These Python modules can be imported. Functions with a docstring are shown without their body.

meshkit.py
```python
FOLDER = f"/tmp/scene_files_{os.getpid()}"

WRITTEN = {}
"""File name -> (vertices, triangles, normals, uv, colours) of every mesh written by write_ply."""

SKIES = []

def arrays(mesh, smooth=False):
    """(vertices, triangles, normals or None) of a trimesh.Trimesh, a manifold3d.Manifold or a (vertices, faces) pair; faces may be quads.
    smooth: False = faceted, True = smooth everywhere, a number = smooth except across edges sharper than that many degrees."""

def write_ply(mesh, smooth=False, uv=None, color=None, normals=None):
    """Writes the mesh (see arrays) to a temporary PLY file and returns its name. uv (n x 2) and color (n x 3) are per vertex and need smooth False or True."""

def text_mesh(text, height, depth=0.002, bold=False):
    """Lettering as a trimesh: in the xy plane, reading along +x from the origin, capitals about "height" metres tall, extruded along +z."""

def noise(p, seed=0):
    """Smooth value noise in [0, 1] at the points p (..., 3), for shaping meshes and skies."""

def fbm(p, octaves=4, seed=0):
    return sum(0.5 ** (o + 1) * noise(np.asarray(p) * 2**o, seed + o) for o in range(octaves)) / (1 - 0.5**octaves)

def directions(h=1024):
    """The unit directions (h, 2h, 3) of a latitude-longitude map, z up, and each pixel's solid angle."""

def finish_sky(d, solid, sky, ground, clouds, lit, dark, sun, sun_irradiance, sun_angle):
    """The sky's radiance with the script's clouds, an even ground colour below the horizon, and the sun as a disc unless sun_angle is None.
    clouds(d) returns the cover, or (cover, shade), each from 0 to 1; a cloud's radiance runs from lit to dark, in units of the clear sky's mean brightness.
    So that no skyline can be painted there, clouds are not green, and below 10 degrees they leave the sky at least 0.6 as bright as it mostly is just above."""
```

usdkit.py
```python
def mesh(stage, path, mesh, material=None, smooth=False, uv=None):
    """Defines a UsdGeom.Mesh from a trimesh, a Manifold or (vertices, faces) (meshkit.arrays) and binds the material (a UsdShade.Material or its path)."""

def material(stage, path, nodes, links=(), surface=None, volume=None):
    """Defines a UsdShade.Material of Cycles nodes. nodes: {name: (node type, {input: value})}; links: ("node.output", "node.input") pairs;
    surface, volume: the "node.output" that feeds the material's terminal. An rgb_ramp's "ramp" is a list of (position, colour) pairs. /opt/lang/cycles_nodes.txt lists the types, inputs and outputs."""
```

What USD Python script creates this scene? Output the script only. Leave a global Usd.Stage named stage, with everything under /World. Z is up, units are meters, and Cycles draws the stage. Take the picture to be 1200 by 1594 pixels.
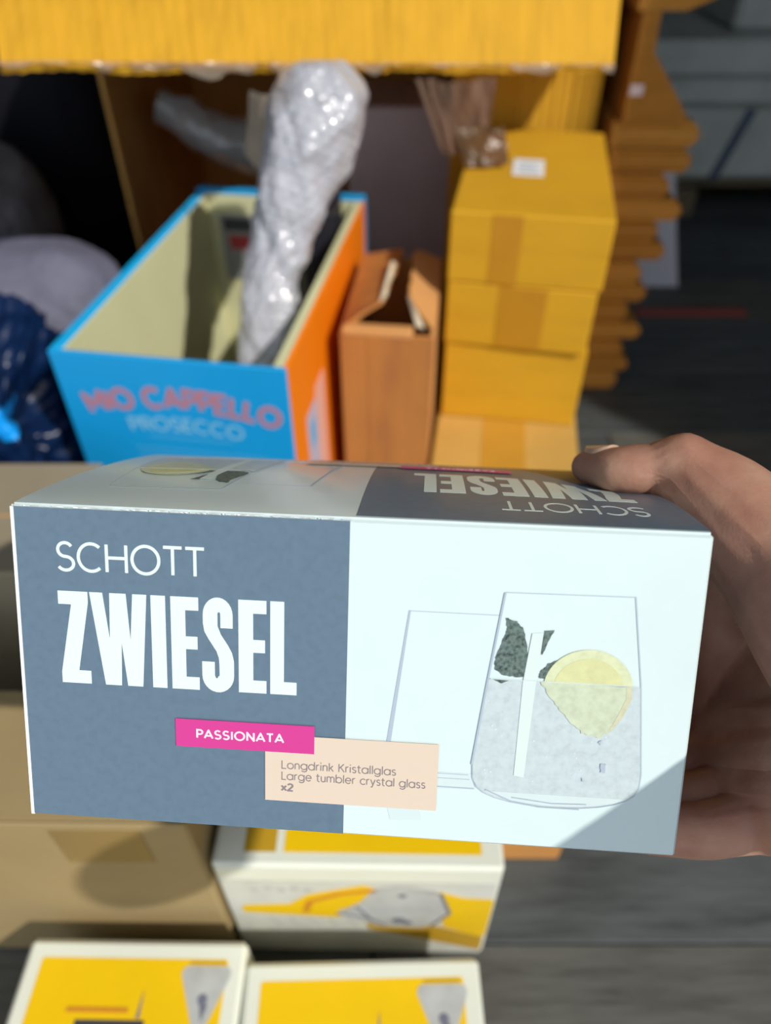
import math, random
import numpy as np, trimesh, manifold3d, usdkit, meshkit
from shapely.geometry import Polygon, LineString, Point, box as sbox
from shapely.ops import unary_union
from shapely import affinity
from pxr import Usd, UsdGeom, UsdLux, UsdShade, Gf, Sdf

stage = Usd.Stage.CreateInMemory()
UsdGeom.SetStageUpAxis(stage, UsdGeom.Tokens.z)
UsdGeom.SetStageMetersPerUnit(stage, 1.0)
UsdGeom.Xform.Define(stage, '/World')
UsdGeom.Scope.Define(stage, '/World/Looks')
random.seed(7); RNG = np.random.default_rng(7)
PI = math.pi

# ------------------------------------------------------------------ camera, sky, sun
cam = UsdGeom.Camera.Define(stage, '/World/Camera')
cam.CreateHorizontalApertureAttr(36.0)
cam.CreateVerticalApertureAttr(36.0 * 1594 / 1200)
cam.CreateFocalLengthAttr(36.0 * 1130 / 1200)
cam.CreateClippingRangeAttr(Gf.Vec2f(0.01, 100))
cam.CreateFStopAttr(8.5)
cam.CreateFocusDistanceAttr(0.228)
cam.CreateExposureAttr(0.0)
cam.AddTranslateOp().Set(Gf.Vec3d(0, 0, 0.65))
cam.AddRotateXOp().Set(90 - 43)

SUN_AZ, SUN_EL = 44.0, 41.0            # degrees: to the right of "behind the camera", above the horizon
sun = UsdLux.DistantLight.Define(stage, '/World/sun')
sun.CreateNormalizeAttr(True); sun.CreateIntensityAttr(0.86); sun.CreateAngleAttr(0.9)
sun.CreateColorAttr(Gf.Vec3f(1.0, 0.955, 0.87))
sun.AddRotateZOp().Set(SUN_AZ); sun.AddRotateXOp().Set(90 - SUN_EL)
sky = UsdLux.DomeLight.Define(stage, '/World/sky')
sky.CreateIntensityAttr(0.27); sky.CreateColorAttr(Gf.Vec3f(0.80, 0.90, 1.0))

# ------------------------------------------------------------------ helpers
_used = {}
def numbered(parent, name):
    k = (parent, name); n = _used.get(k, 0); _used[k] = n + 1
    return f'{parent}/{name}' if n == 0 else f'{parent}/{name}_{n:03d}'

def data(prim, **kw):
    for k, v in kw.items():
        if v: prim.SetCustomDataByKey(k, v)

def thing(name, label, cat, loc=(0, 0, 0), rotz=0.0, group=None, kind=None, matrix=None):
    path = numbered('/World', name)
    x = UsdGeom.Xform.Define(stage, path)
    if matrix is not None:
        x.AddTransformOp().Set(Gf.Matrix4d(*[float(a) for a in np.asarray(matrix).T.ravel()]))
    else:
        x.AddTranslateOp().Set(Gf.Vec3d(*map(float, loc)))
        if rotz: x.AddRotateZOp().Set(float(rotz))
    data(x.GetPrim(), label=label, category=cat, group=group, kind=kind)
    return path

def part(parent, name, mesh, mat, smooth=False, label=None, kind=None):
    path = numbered(parent, name)
    m = usdkit.mesh(stage, path, mesh, mat, smooth=smooth)
    data(m.GetPrim(), label=label, kind=kind)
    return path

def single(name, mesh, mat, label=None, cat=None, group=None, kind=None, smooth=False, loc=(0, 0, 0), rotz=0):
    path = numbered('/World', name)
    m = usdkit.mesh(stage, path, mesh, mat, smooth=smooth)
    m.AddTranslateOp().Set(Gf.Vec3d(*map(float, loc)))
    if rotz: m.AddRotateZOp().Set(float(rotz))
    data(m.GetPrim(), label=label, category=cat, group=group, kind=kind)
    return path

def rbox(x0, x1, y0, y1, z0, z1, r=0.0015):
    """box with chamfered edges"""
    r = min(r, (x1-x0)*.45, (y1-y0)*.45, (z1-z0)*.45)
    pts = []
    for a in (0, 1):
        for b in (0, 1):
            for c in (0, 1):
                X, Y, Z = (x1 if a else x0), (y1 if b else y0), (z1 if c else z0)
                sx, sy, sz = (-1 if a else 1), (-1 if b else 1), (-1 if c else 1)
                pts += [(X, Y+sy*r, Z+sz*r), (X+sx*r, Y, Z+sz*r), (X+sx*r, Y+sy*r, Z)]
    return trimesh.convex.convex_hull(np.array(pts))

def cat(*ms): return trimesh.util.concatenate(list(ms))

def grid_solid(top, bottom):
    """closed slab between two (n,m,3) grids"""
    n, m = top.shape[:2]
    idx = np.arange(n*m).reshape(n, m)
    q = np.stack([idx[:-1, :-1], idx[:-1, 1:], idx[1:, 1:], idx[1:, :-1]], -1).reshape(-1, 4)
    f1 = np.vstack([q[:, [0, 1, 2]], q[:, [0, 2, 3]]])
    f2 = f1[:, ::-1] + n*m
    rim = np.concatenate([idx[0, :-1], idx[:-1, -1], idx[-1, :0:-1], idx[:0:-1, 0]])
    nx = np.roll(rim, -1)
    f3 = np.vstack([np.stack([rim, rim+n*m, nx+n*m], 1), np.stack([rim, nx+n*m, nx], 1)])
    return trimesh.Trimesh(np.vstack([top.reshape(-1, 3), bottom.reshape(-1, 3)]), np.vstack([f1, f2, f3]), process=False)

def extrude(geom, depth=0.0001, size=None):
    gs = [g for g in getattr(geom, 'geoms', [geom]) if g.area > 1e-10]
    ms = [trimesh.creation.extrude_polygon(g, depth, engine='earcut') for g in gs]
    m = cat(*ms)
    if size: m = m.subdivide_to_size(size)
    return m

# ------------------------------------------------------------------ materials
LOOK = '/World/Looks/'
def mat(name, col, rough=0.6, var=0.0, scale=20.0, bump=0.0, bscale=None, spec=0.35, stretch=(1, 1, 1), coat=0.0, trans=0.0, metallic=0.0, sheen=0.0, sss=0.0, detail=4.0, croug=0.15, var_col=None):
    col = tuple(col); n = {'p': ('principled_bsdf', dict(base_color=col, roughness=rough, specular_ior_level=spec, coat_weight=coat, coat_roughness=croug, transmission_weight=trans, metallic=metallic, sheen_weight=sheen))}
    if sss: n['p'][1].update(subsurface_weight=sss, subsurface_scale=0.006, subsurface_radius=(1.0, .35, .2))
    L = []
    if var or bump:
        n['tc'] = ('texture_coordinate', {}); n['mp'] = ('mapping', {'scale': stretch}); L.append(('tc.object', 'mp.vector'))
    if var:
        n['nz'] = ('noise_texture', dict(scale=scale, detail=detail, roughness=0.6))
        a = var_col or tuple(c*(1-var) for c in col); b = tuple(min(1, c*(1+var*.6)) for c in col)
        n['rp'] = ('rgb_ramp', {'ramp': [(0.3, a), (0.5, col), (0.7, b)]})
        L += [('mp.vector', 'nz.vector'), ('nz.fac', 'rp.fac'), ('rp.color', 'p.base_color')]
    if bump:
        n['nb'] = ('noise_texture', dict(scale=bscale or scale*3, detail=3.0))
        n['bp'] = ('bump', dict(strength=1.0, distance=bump))
        L += [('mp.vector', 'nb.vector'), ('nb.fac', 'bp.height'), ('bp.normal', 'p.normal')]
    return usdkit.material(stage, LOOK + name, n, L, surface='p.BSDF')

def film(name, tint=(0.9, 0.88, 0.86), opac=0.25, rough=0.12, diff=(0.7, 0.68, 0.66), bump=0.002):
    """thin clear plastic: see-through with a gloss and a little milkiness"""
    n = {'t': ('transparent_bsdf', {'color': tint}), 'd': ('principled_bsdf', {'base_color': diff, 'roughness': rough, 'specular_ior_level': 0.7}),
         'lw': ('layer_weight', {'blend': 0.35}), 'mr': ('map_range', {'from_min': 0.0, 'from_max': 1.0, 'to_min': opac, 'to_max': 0.9}), 'mx': ('mix_closure', {}),
         'tc': ('texture_coordinate', {}), 'nb': ('noise_texture', {'scale': 45.0, 'detail': 3.0}), 'bp': ('bump', {'strength': 1.0, 'distance': bump})}
    L = [('lw.facing', 'mr.value'), ('mr.result', 'mx.fac'), ('t.BSDF', 'mx.closure1'), ('d.BSDF', 'mx.closure2'),
         ('tc.object', 'nb.vector'), ('nb.fac', 'bp.height'), ('bp.normal', 'd.normal')]
    return usdkit.material(stage, LOOK + name, n, L, surface='mx.closure')

M = dict(
    yellow_card=mat('yellow_card', (0.62, 0.325, 0.012), .75, .10, 14, .0003, 60, stretch=(.4, .4, 3)),
    yellow_tape=mat('yellow_tape', (0.52, 0.235, 0.012), .35, .08, 12, spec=.5),
    pale_card=mat('pale_card', (0.58, 0.35, 0.085), .7, .08, 10, .0003, 60),
    pale_tape=mat('pale_tape', (0.54, 0.28, 0.035), .4, .06, 12),
    flute_card=mat('flute_card', (0.62, 0.325, 0.018), .75, .13, 16, .0003, 50, stretch=(5, 1, .35)),
    dark_card=mat('dark_card', (0.62, 0.32, 0.085), .85, .15, 8, .0003, 40),
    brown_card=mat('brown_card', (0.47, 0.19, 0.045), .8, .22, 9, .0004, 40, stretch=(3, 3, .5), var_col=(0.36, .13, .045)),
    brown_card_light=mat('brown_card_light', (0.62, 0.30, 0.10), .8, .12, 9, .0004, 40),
    torn_paper=mat('torn_paper', (0.72, 0.62, 0.45), .9, .2, 40, .0008, 90),
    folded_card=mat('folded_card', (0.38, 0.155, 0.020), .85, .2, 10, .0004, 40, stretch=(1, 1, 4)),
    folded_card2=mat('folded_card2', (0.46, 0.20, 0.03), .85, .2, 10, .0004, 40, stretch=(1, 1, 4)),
    tan_card=mat('tan_card', (0.34, 0.25, 0.12), .8, .08, 8, .0003, 50),
    tan_tape=mat('tan_tape', (0.26, 0.175, 0.065), .5, .08, 8),
    beige_card=mat('beige_card', (0.30, 0.25, 0.17), .8, .1, 8, .0003, 50),
    orange_card=mat('orange_card', (0.55, 0.25, 0.07), .8, .1, 8),
    blue_print=mat('blue_print', (0.008, 0.33, 0.72), .4, .05, 6, spec=.4),
    blue_rim=mat('blue_rim', (0.010, 0.44, 0.88), .45, spec=.4),
    orange_print=mat('orange_print', (0.98, 0.235, 0.004), .35, .03, 6, spec=.4),
    cream_liner=mat('cream_liner', (0.64, 0.63, 0.38), .8, .05, 8),
    salmon_ink=mat('salmon_ink', (0.46, 0.20, 0.26), .5),
    pale_blue_ink=mat('pale_blue_ink', (0.22, 0.50, 0.72), .5),
    faint_blue_ink=mat('faint_blue_ink', (0.05, 0.36, 0.68), .5),
    pink_print=mat('pink_print', (0.85, 0.45, 0.36), .45), lilac_print=mat('lilac_print', (0.50, 0.50, 0.66), .45), sky_print=mat('sky_print', (0.10, 0.45, 0.80), .45),
    label_grey=mat('label_grey', (0.30, 0.30, 0.30), .6), label_dark=mat('label_dark', (0.05, 0.05, 0.06), .6), label_red=mat('label_red', (0.45, 0.05, 0.06), .6),
    sticker=mat('sticker', (0.82, 0.84, 0.86), .5), sticker_ink=mat('sticker_ink', (0.42, 0.46, 0.55), .6),
    # held box
    box_white=mat('box_white', (0.635, 0.75, 0.755), .32, .012, 60, spec=.5, coat=.35, croug=.12),
    box_dark=mat('box_dark', (0.110, 0.170, 0.235), .42, .06, 350, spec=.4, coat=.22, croug=.16, detail=1.0),
    ink_white=mat('ink_white', (0.70, 0.83, 0.80), .4, spec=.4, coat=.2),
    ink_pink=mat('ink_pink', (0.60, 0.036, 0.26), .4, spec=.4, coat=.2),
    ink_pink_text=mat('ink_pink_text', (0.90, 0.70, 0.82), .4),
    ink_peach=mat('ink_peach', (0.69, 0.56, 0.45), .42, spec=.4, coat=.2),
    ink_grey=mat('ink_grey', (0.24, 0.21, 0.22), .5),
    ink_line=mat('ink_line', (0.40, 0.47, 0.56), .45), ink_faint=mat('ink_faint', (0.60, 0.70, 0.71), .4, coat=.2),
    print_water=mat('print_water', (0.52, 0.60, 0.62), .4, .13, 330, spec=.4, coat=.2, detail=7.0, stretch=(1, 1, 1.3)),
    print_mint=mat('print_mint', (0.11, 0.155, 0.14), .45, .75, 900, detail=3.0),
    print_straw=mat('print_straw', (0.64, 0.75, 0.72), .4), print_lemon=mat('print_lemon', (0.62, 0.63, 0.33), .4, .1, 300), print_rind=mat('print_rind', (0.63, 0.67, 0.43), .4, .1, 400),
    print_lemon_wet=mat('print_lemon_wet', (0.55, 0.61, 0.45), .4, .16, 300, detail=6.0), print_rind_wet=mat('print_rind_wet', (0.58, 0.57, 0.40), .4, .12, 400),
    print_shade=mat('print_shade', (0.60, 0.70, 0.705), .4, .03, 60, coat=.2),
    wear=mat('wear', (0.78, 0.82, 0.82), .8),
    # yellow / white boxes
    yw_white=mat('yw_white', (0.74, 0.76, 0.66), .45, .02, 20, spec=.4), yw_yellow=mat('yw_yellow', (0.84, 0.53, 0.003), .4, .05, 14, spec=.4),
    yw_amber=mat('yw_amber', (0.50, 0.30, 0.02), .4), yw_grey=mat('yw_grey', (0.46, 0.47, 0.46), .45, .18, 45), yw_dark=mat('yw_dark', (0.16, 0.17, 0.22), .45), yw_red=mat('yw_red', (0.62, 0.25, 0.02), .45),
    yw_face=mat('yw_face', (0.60, 0.61, 0.56), .45, .12, 30),
    # soft things
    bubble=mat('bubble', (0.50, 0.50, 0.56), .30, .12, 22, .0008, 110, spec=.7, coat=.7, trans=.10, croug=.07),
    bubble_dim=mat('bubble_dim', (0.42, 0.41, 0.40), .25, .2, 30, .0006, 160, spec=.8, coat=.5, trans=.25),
    blue_bag=mat('blue_bag', (0.004, 0.018, 0.070), .35, .3, 14, .002, 30, spec=.5), blue_sunlit=mat('blue_sunlit', (0.008, 0.34, 0.92), .4),  # bag colours hold the light: navy for shade, bright blue for sunlit spots
    grey_sack=mat('grey_sack', (0.13, 0.12, 0.13), .55, .25, 9, .002, 40), lilac_cloth=mat('lilac_cloth', (0.14, 0.14, 0.20), .7, .15, 12, .002, 60),
    black_sack=mat('black_sack', (0.006, 0.006, 0.010), .5, .2, 10, spec=.15),
    glass_dark=mat('glass_dark', (0.02, 0.02, 0.03), .12, spec=.6), foil=mat('foil', (0.16, 0.06, 0.04), .35, .2, 30), divider=mat('divider', (0.30, 0.13, 0.07), .8, .1, 12),
    mauve_card=mat('mauve_card', (0.74, 0.59, 0.59), .8, .12, 6), parcel=mat('parcel', (0.40, 0.42, 0.39), .5, .2, 7, .001, 20), parcel_tape=mat('parcel_tape', (0.06, 0.08, 0.13), .5),
    pallet=mat('pallet', (0.13, 0.10, 0.06), .8, .3, 12, .0006, 40), red_strap=mat('red_strap', (0.28, 0.06, 0.05), .6), board=mat('board', (0.55, 0.53, 0.58), .7, .05, 10),
    floor_a=mat('floor_a', (0.072, 0.080, 0.082), .65, .45, 9, .0006, 30, stretch=(1, 7, 7)), floor_b=mat('floor_b', (0.056, 0.064, 0.068), .65, .45, 9, .0006, 30, stretch=(1, 7, 7)),
    floor_c=mat('floor_c', (0.088, 0.088, 0.080), .65, .45, 9, .0006, 30, stretch=(1, 7, 7)), subfloor=mat('subfloor', (0.02, 0.022, 0.024), .9),
    wall=mat('wall', (0.035, 0.035, 0.037), .9, .2, 3), added_ceiling=mat('added_ceiling', (0.05, 0.05, 0.05), .9, .2, 3),
    nail=mat('nail', (0.55, 0.36, 0.26), .3, .05, 60, spec=.5),
)
M['clear_film'] = film('clear_film', (0.72, 0.56, 0.46), .15, .16, (.38, .27, .20))
M['shadow_film'] = film('shadow_film', (0.45, 0.30, 0.18), .30, .3, (.25, .14, .06))  # dark tint carries the shadow on the carton top
M['clear_tape'] = film('clear_tape', (0.86, 0.78, 0.70), .22, .16, (.60, .52, .42), .003)

# skin: mottled, redder at the knuckles, fine creases in the relief
M['skin'] = usdkit.material(stage, LOOK + 'skin', {
    'tc': ('texture_coordinate', {}), 'n1': ('noise_texture', {'scale': 55.0, 'detail': 5.0}),
    'rp': ('rgb_ramp', {'ramp': [(0.3, (0.36, 0.165, 0.115)), (0.5, (0.44, 0.225, 0.155)), (0.7, (0.50, 0.285, 0.20))]}),
    'v': ('voronoi_texture', {'scale': 620.0, 'feature': 'distance_to_edge'}), 'n2': ('noise_texture', {'scale': 350.0, 'detail': 4.0}),
    'add': ('math', {'math_type': 'multiply_add', 'value2': 0.35}), 'bp': ('bump', {'strength': 0.5, 'distance': 0.00028}),
    'p': ('principled_bsdf', {'roughness': 0.5, 'specular_ior_level': 0.4, 'subsurface_weight': 0.15, 'subsurface_scale': 0.004, 'subsurface_radius': (1.0, .35, .2)})},
    [('tc.object', 'n1.vector'), ('n1.fac', 'rp.fac'), ('rp.color', 'p.base_color'), ('tc.object', 'v.vector'), ('tc.object', 'n2.vector'),
     ('v.distance', 'add.value1'), ('n2.fac', 'add.value3'), ('add.value', 'bp.height'), ('bp.normal', 'p.normal')], surface='p.BSDF')

# ------------------------------------------------------------------ the setting
fl = thing('floor', 'dark slate-grey plank floor', 'floor', kind='structure')
data(stage.GetPrimAtPath(fl)); stage.GetPrimAtPath(fl).ClearCustomDataByKey('category')
part(fl, 'subfloor', trimesh.creation.box(bounds=[(-1.9, -1.0, -.03), (2.7, 3.6, -.008)]), M['subfloor'])
pw = 0.085
for r in range(54):
    y = -1.0 + r*pw; x = -1.9 - (r*0.37 % 1.1)
    while x < 2.7:
        a, b = max(x, -1.9), min(x + 1.15, 2.7)
        if b - a > .05:
            part(fl, 'plank', rbox(a+.0012, b-.0012, y+.0004, y+pw-.0004, -.010, -RNG.uniform(0, .0008), .0012), M[random.choice(['floor_a', 'floor_b', 'floor_a', 'floor_c'])])
        x += 1.15
single('wall_back', trimesh.creation.box(bounds=[(-1.9, 3.6, 0), (2.7, 3.7, 2.6)]), M['wall'], 'dark wall at the far back', kind='structure')
single('wall_left', trimesh.creation.box(bounds=[(-2.0, -.3, 0), (-1.9, 3.6, 2.6)]), M['wall'], 'dark wall on the left', kind='structure')
single('added_ceiling', trimesh.creation.box(bounds=[(-2.0, -.3, 2.6), (2.75, 3.7, 2.7)]), M['added_ceiling'], 'unseen dark roof added to keep skylight off the back', kind='structure')  # unseen cover, added so the back stays dark
WR0, WR1 = np.array([1.52, -0.30]), np.array([2.40, 3.60])      # added unseen wall; its free end cuts the sun off the right background
dd = (WR1-WR0)/np.linalg.norm(WR1-WR0); nn = np.array([dd[1], -dd[0]])
poly = Polygon([WR0, WR1, WR1+nn*.1, WR0+nn*.1])
single('shade_wall', trimesh.creation.extrude_polygon(poly, 2.6, engine='earcut'), M['wall'], 'unseen dark wall added to block sun on the right', kind='structure')

# ------------------------------------------------------------------ lettering: a small stroke font (cap height 1)
def arc(cx, cy, rx, ry, a0, a1, n=20):
    t = np.radians(np.linspace(a0, a1, n)); return [(cx+rx*math.cos(q), cy+ry*math.sin(q)) for q in t]
X = .70                                                            # x-height
def bowl(cx, r=.35): return arc(cx, .35, r, r, 0, 360, 36)
S_CAP = arc(.32, .75, .26, .25, 30, 270, 20) + arc(.32, .25, .29, .25, 90, -150, 20)
GL = {
    'S': (.64, [S_CAP]), 'C': (.86, [arc(.48, .5, .46, .5, 48, 312, 30)]), 'H': (.80, [[(.05, 0), (.05, 1)], [(.75, 0), (.75, 1)], [(.05, .52), (.75, .52)]]),
    'O': (1.02, [arc(.51, .5, .48, .5, 0, 360, 40)]), 'T': (.66, [[(0, 1), (.66, 1)], [(.33, 0), (.33, 1)]]), 'P': (.60, [[(.05, 0), (.05, 1), (.33, 1)] + arc(.33, .73, .27, .27, 90, -90, 14) + [(.05, .46)]]),
    'A': (.84, [[(0, 0), (.42, 1), (.84, 0)], [(.16, .30), (.68, .30)]]), 'I': (.14, [[(.07, 0), (.07, 1)]]), 'N': (.80, [[(.06, 0), (.06, 1), (.74, 0), (.74, 1)]]),
    'M': (.96, [[(.06, 0), (.06, 1), (.48, .35), (.90, 1), (.90, 0)]]), 'L': (.54, [[(.05, 1), (.05, 0), (.54, 0)]]), 'E': (.56, [[(.56, 1), (.05, 1), (.05, 0), (.56, 0)], [(.05, .52), (.50, .52)]]),
    'R': (.64, [[(.05, 0), (.05, 1), (.33, 1)] + arc(.33, .74, .26, .26, 90, -90, 14) + [(.05, .48)], [(.34, .48), (.62, 0)]]),
    'K': (.66, [[(.05, 0), (.05, 1)], [(.62, 1), (.08, .45)], [(.24, .60), (.66, 0)]]), 'W': (1.1, [[(0, 1), (.28, 0), (.55, .8), (.82, 0), (1.1, 1)]]), 'Z': (.6, [[(0, 1), (.6, 1), (0, 0), (.6, 0)]]),
    'o': (.72, [bowl(.36)]), 'n': (.58, [[(.05, 0), (.05, X)], [(.05, .40)] + arc(.29, .42, .24, .28, 180, 0, 16) + [(.53, 0)]]), 'g': (.74, [bowl(.36), [(.71, X), (.71, 0)] + arc(.38, 0, .33, .28, 0, -150, 16)]),
    'd': (.74, [bowl(.36), [(.71, 0), (.71, 1.04)]]), 'r': (.36, [[(.05, 0), (.05, X)], [(.05, .42)] + arc(.30, .44, .25, .26, 180, 80, 10)]), 'i': (.12, [[(.06, 0), (.06, X)], [(.06, .90), (.06, 1.02)]]),
    'k': (.52, [[(.05, 0), (.05, 1.04)], [(.48, X), (.07, .30)], [(.20, .42), (.52, 0)]]), 's': (.46, [arc(.24, .53, .18, .17, 30, 270, 14) + arc(.24, .18, .20, .18, 90, -150, 14)]), 't': (.40, [[(.16, .95), (.16, .18)] + arc(.33, .18, .17, .18, 180, 290, 8), [(0, X), (.38, X)]]),
    'a': (.74, [bowl(.36), [(.71, X), (.71, 0)]]), 'l': (.12, [[(.06, 0), (.06, 1.04)]]), 'e': (.70, [[(.02, .36), (.69, .36)] + arc(.36, .35, .33, .35, 2, 318, 28)]), 'u': (.58, [[(.05, X), (.05, .28)] + arc(.29, .28, .24, .28, 180, 360, 14) + [(.53, X)], [(.53, .3), (.53, 0)]]),
    'm': (.96, [[(.05, 0), (.05, X)], [(.05, .42)] + arc(.265, .46, .215, .24, 180, 0, 14) + [(.48, 0)], [(.48, .42)] + arc(.695, .46, .215, .24, 180, 0, 14) + [(.91, 0)]]), 'b': (.74, [bowl(.38), [(.04, 0), (.04, 1.04)]]),
    'c': (.60, [arc(.36, .35, .34, .35, 45, 315, 24)]), 'y': (.58, [[(.02, X), (.30, .02)], [(.56, X), (.22, -.24), (.06, -.26)]]), 'x': (.52, [[(.02, X), (.50, 0)], [(.50, X), (.02, 0)]]),
    '2': (.56, [arc(.28, .72, .25, .27, 160, -25, 14) + [(.03, .0), (.56, 0)]]), 'G': (.9, [arc(.48, .5, .46, .5, 45, 340, 30) + [(.93, .46), (.55, .46)]]), ' ': (.32, []),
}
def glyph(ch, stroke):
    w, ls = GL[ch]
    return w, (unary_union([LineString(l).buffer(stroke/2, cap_style=2, join_style=2 if ch in 'HTELPR' else 1, mitre_limit=3) for l in ls]) if ls else None)
def text(s, x0, y0, width, h, stroke, track=.16, fit=True):
    """lettering with its baseline at y0, cap height h, fitted to a width"""
    out = []; x = 0
    for ch in s:
        w, g = glyph(ch, stroke)
        if g is not None: out.append(affinity.translate(g, x, 0))
        x += w + track
    x -= track
    g = unary_union(out); sx = width/x if fit else h
    return affinity.translate(affinity.scale(g, sx, h, origin=(0, 0)), x0, y0)

def heavy_word(x0, y0, width, h):
    """the heavy condensed word, drawn letter by letter (y up, cap height h); units: 1000 wide, 390 high"""
    P = []
    def poly(*pts): P.append(Polygon(pts))
    poly((0, 390), (128, 390), (128, 345), (76, 56), (128, 56), (128, 0), (0, 0), (0, 48), (55, 335), (0, 335))
    poly((135, 390), (191, 390), (216, 196), (221, 390), (291, 390), (305, 196), (319, 390), (379, 390), (353, 0), (287, 0), (266, 185), (260, 0), (190, 0))
    poly((396, 390), (458, 390), (458, 0), (396, 0))
    for x in (480, 766): poly((x, 390), (x+118, 390), (x+118, 335), (x+62, 335), (x+62, 226), (x+112, 226), (x+112, 172), (x+62, 172), (x+62, 54), (x+118, 54), (x+118, 0), (x, 0))
    s = [(742, 268), (742, 318)] + [(616+63+63*math.cos(a), 322+72*math.sin(a)) for a in np.linspace(0, PI, 14)] + [(616, 285)] + [(622, 250), (640, 218), (672, 170), (682, 140), (684, 110), (684, 66)]
    s += [(684-6+6*math.cos(a)-6, 62+8*math.sin(a)) for a in np.linspace(0, -PI, 6)] + [(664, 66), (664, 124), (610, 124), (610, 68)]
    s += [(610+68+68*math.cos(a), 66+72*math.sin(a)) for a in np.linspace(PI, 2*PI, 14)] + [(746, 130), (738, 165), (722, 195), (692, 240), (678, 275), (678, 322)]
    s += [(684+6*math.cos(a), 326+8*math.sin(a)) for a in np.linspace(PI, 0, 6)] + [(690, 268)]
    P.append(Polygon(s).buffer(0))
    poly((900, 390), (958, 390), (958, 54), (1012, 54), (1012, 0), (900, 0))
    g = unary_union(P)
    return affinity.translate(affinity.scale(g, width/1012., h/390., origin=(0, 0)), x0, y0)

# ------------------------------------------------------------------ the held gift box (local: x = width, y = up the front, z = out of the front towards the viewer)
BO = np.array([-0.10889, 0.15586, 0.50843])
BU = np.array([0.99758, -0.06933, 0.00539]); BV = np.array([0.03188, 0.52486, 0.85059]); BW = np.array([0.0618, 0.84836, -0.5258])
W, H, D = 0.2, 0.1004, 0.1192
mtx = np.eye(4); mtx[:3, 0], mtx[:3, 1], mtx[:3, 2], mtx[:3, 3] = BU, BV, -BW, BO
def box_world(u, v, w): return BO + u*BU + v*BV + w*BW
def bulge(u, w):
    u = np.clip(u/W, 0, 1); w = np.clip(w/D, 0, 1)
    dent = 1 - np.exp(-((u*W-.190)**2 + (w*D-.068)**2)/.022**2)      # pressed down under the thumb
    return (.0028*np.sin(PI*w)**.8 + .0012*np.sin(PI*u)*np.sin(PI*w))*dent
gb = thing('gift_box', 'white and slate-blue two-glass gift box held up in the foreground', 'box', matrix=mtx)
# body: chamfered white carton whose top panel bulges a little
n, m_ = 41, 25
us, ws = np.meshgrid(np.linspace(0, W, n), np.linspace(0, D, m_), indexing='ij')
e = .0008
top = np.stack([np.clip(us, e, W-e), bulge(us, ws), -np.clip(ws, e, D-e)], -1)
bot = np.stack([np.clip(us, e, W-e), np.full_like(us, -.02), -np.clip(ws, e, D-e)], -1)
lower = rbox(0, W, -H, -.0007, -D, 0, .0007)
part(gb, 'carton', lower, M['box_white'])
part(gb, 'added_dark_end', trimesh.creation.box(bounds=[(W-.0001, -H+.0012, -D+.0012), (W+.0002, -.0012, -.0012)]), M['box_dark'])  # unseen dark end, added to cut light bounced onto the palm
part(gb, 'lid_panel', grid_solid(top[:, ::-1], bot[:, ::-1]), M['box_white'], smooth=40)

SPLIT = .0992
LAYOUT = []                                                        # (name, geometry in (u, t-up), material, layer)
def ink(name, g, m, layer): LAYOUT.append((name, g, m, layer))
ink('dark_panel', sbox(.0006, -.1000, SPLIT, -.0010), 'box_dark', 1)
ink('lettering', text('SCHOTT', .0130, -.0195, .0440, .0083, .115, .13), 'ink_white', 2)
ink('lettering', heavy_word(.0127, -.0549, .0716, .0290), 'ink_white', 2)
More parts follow.
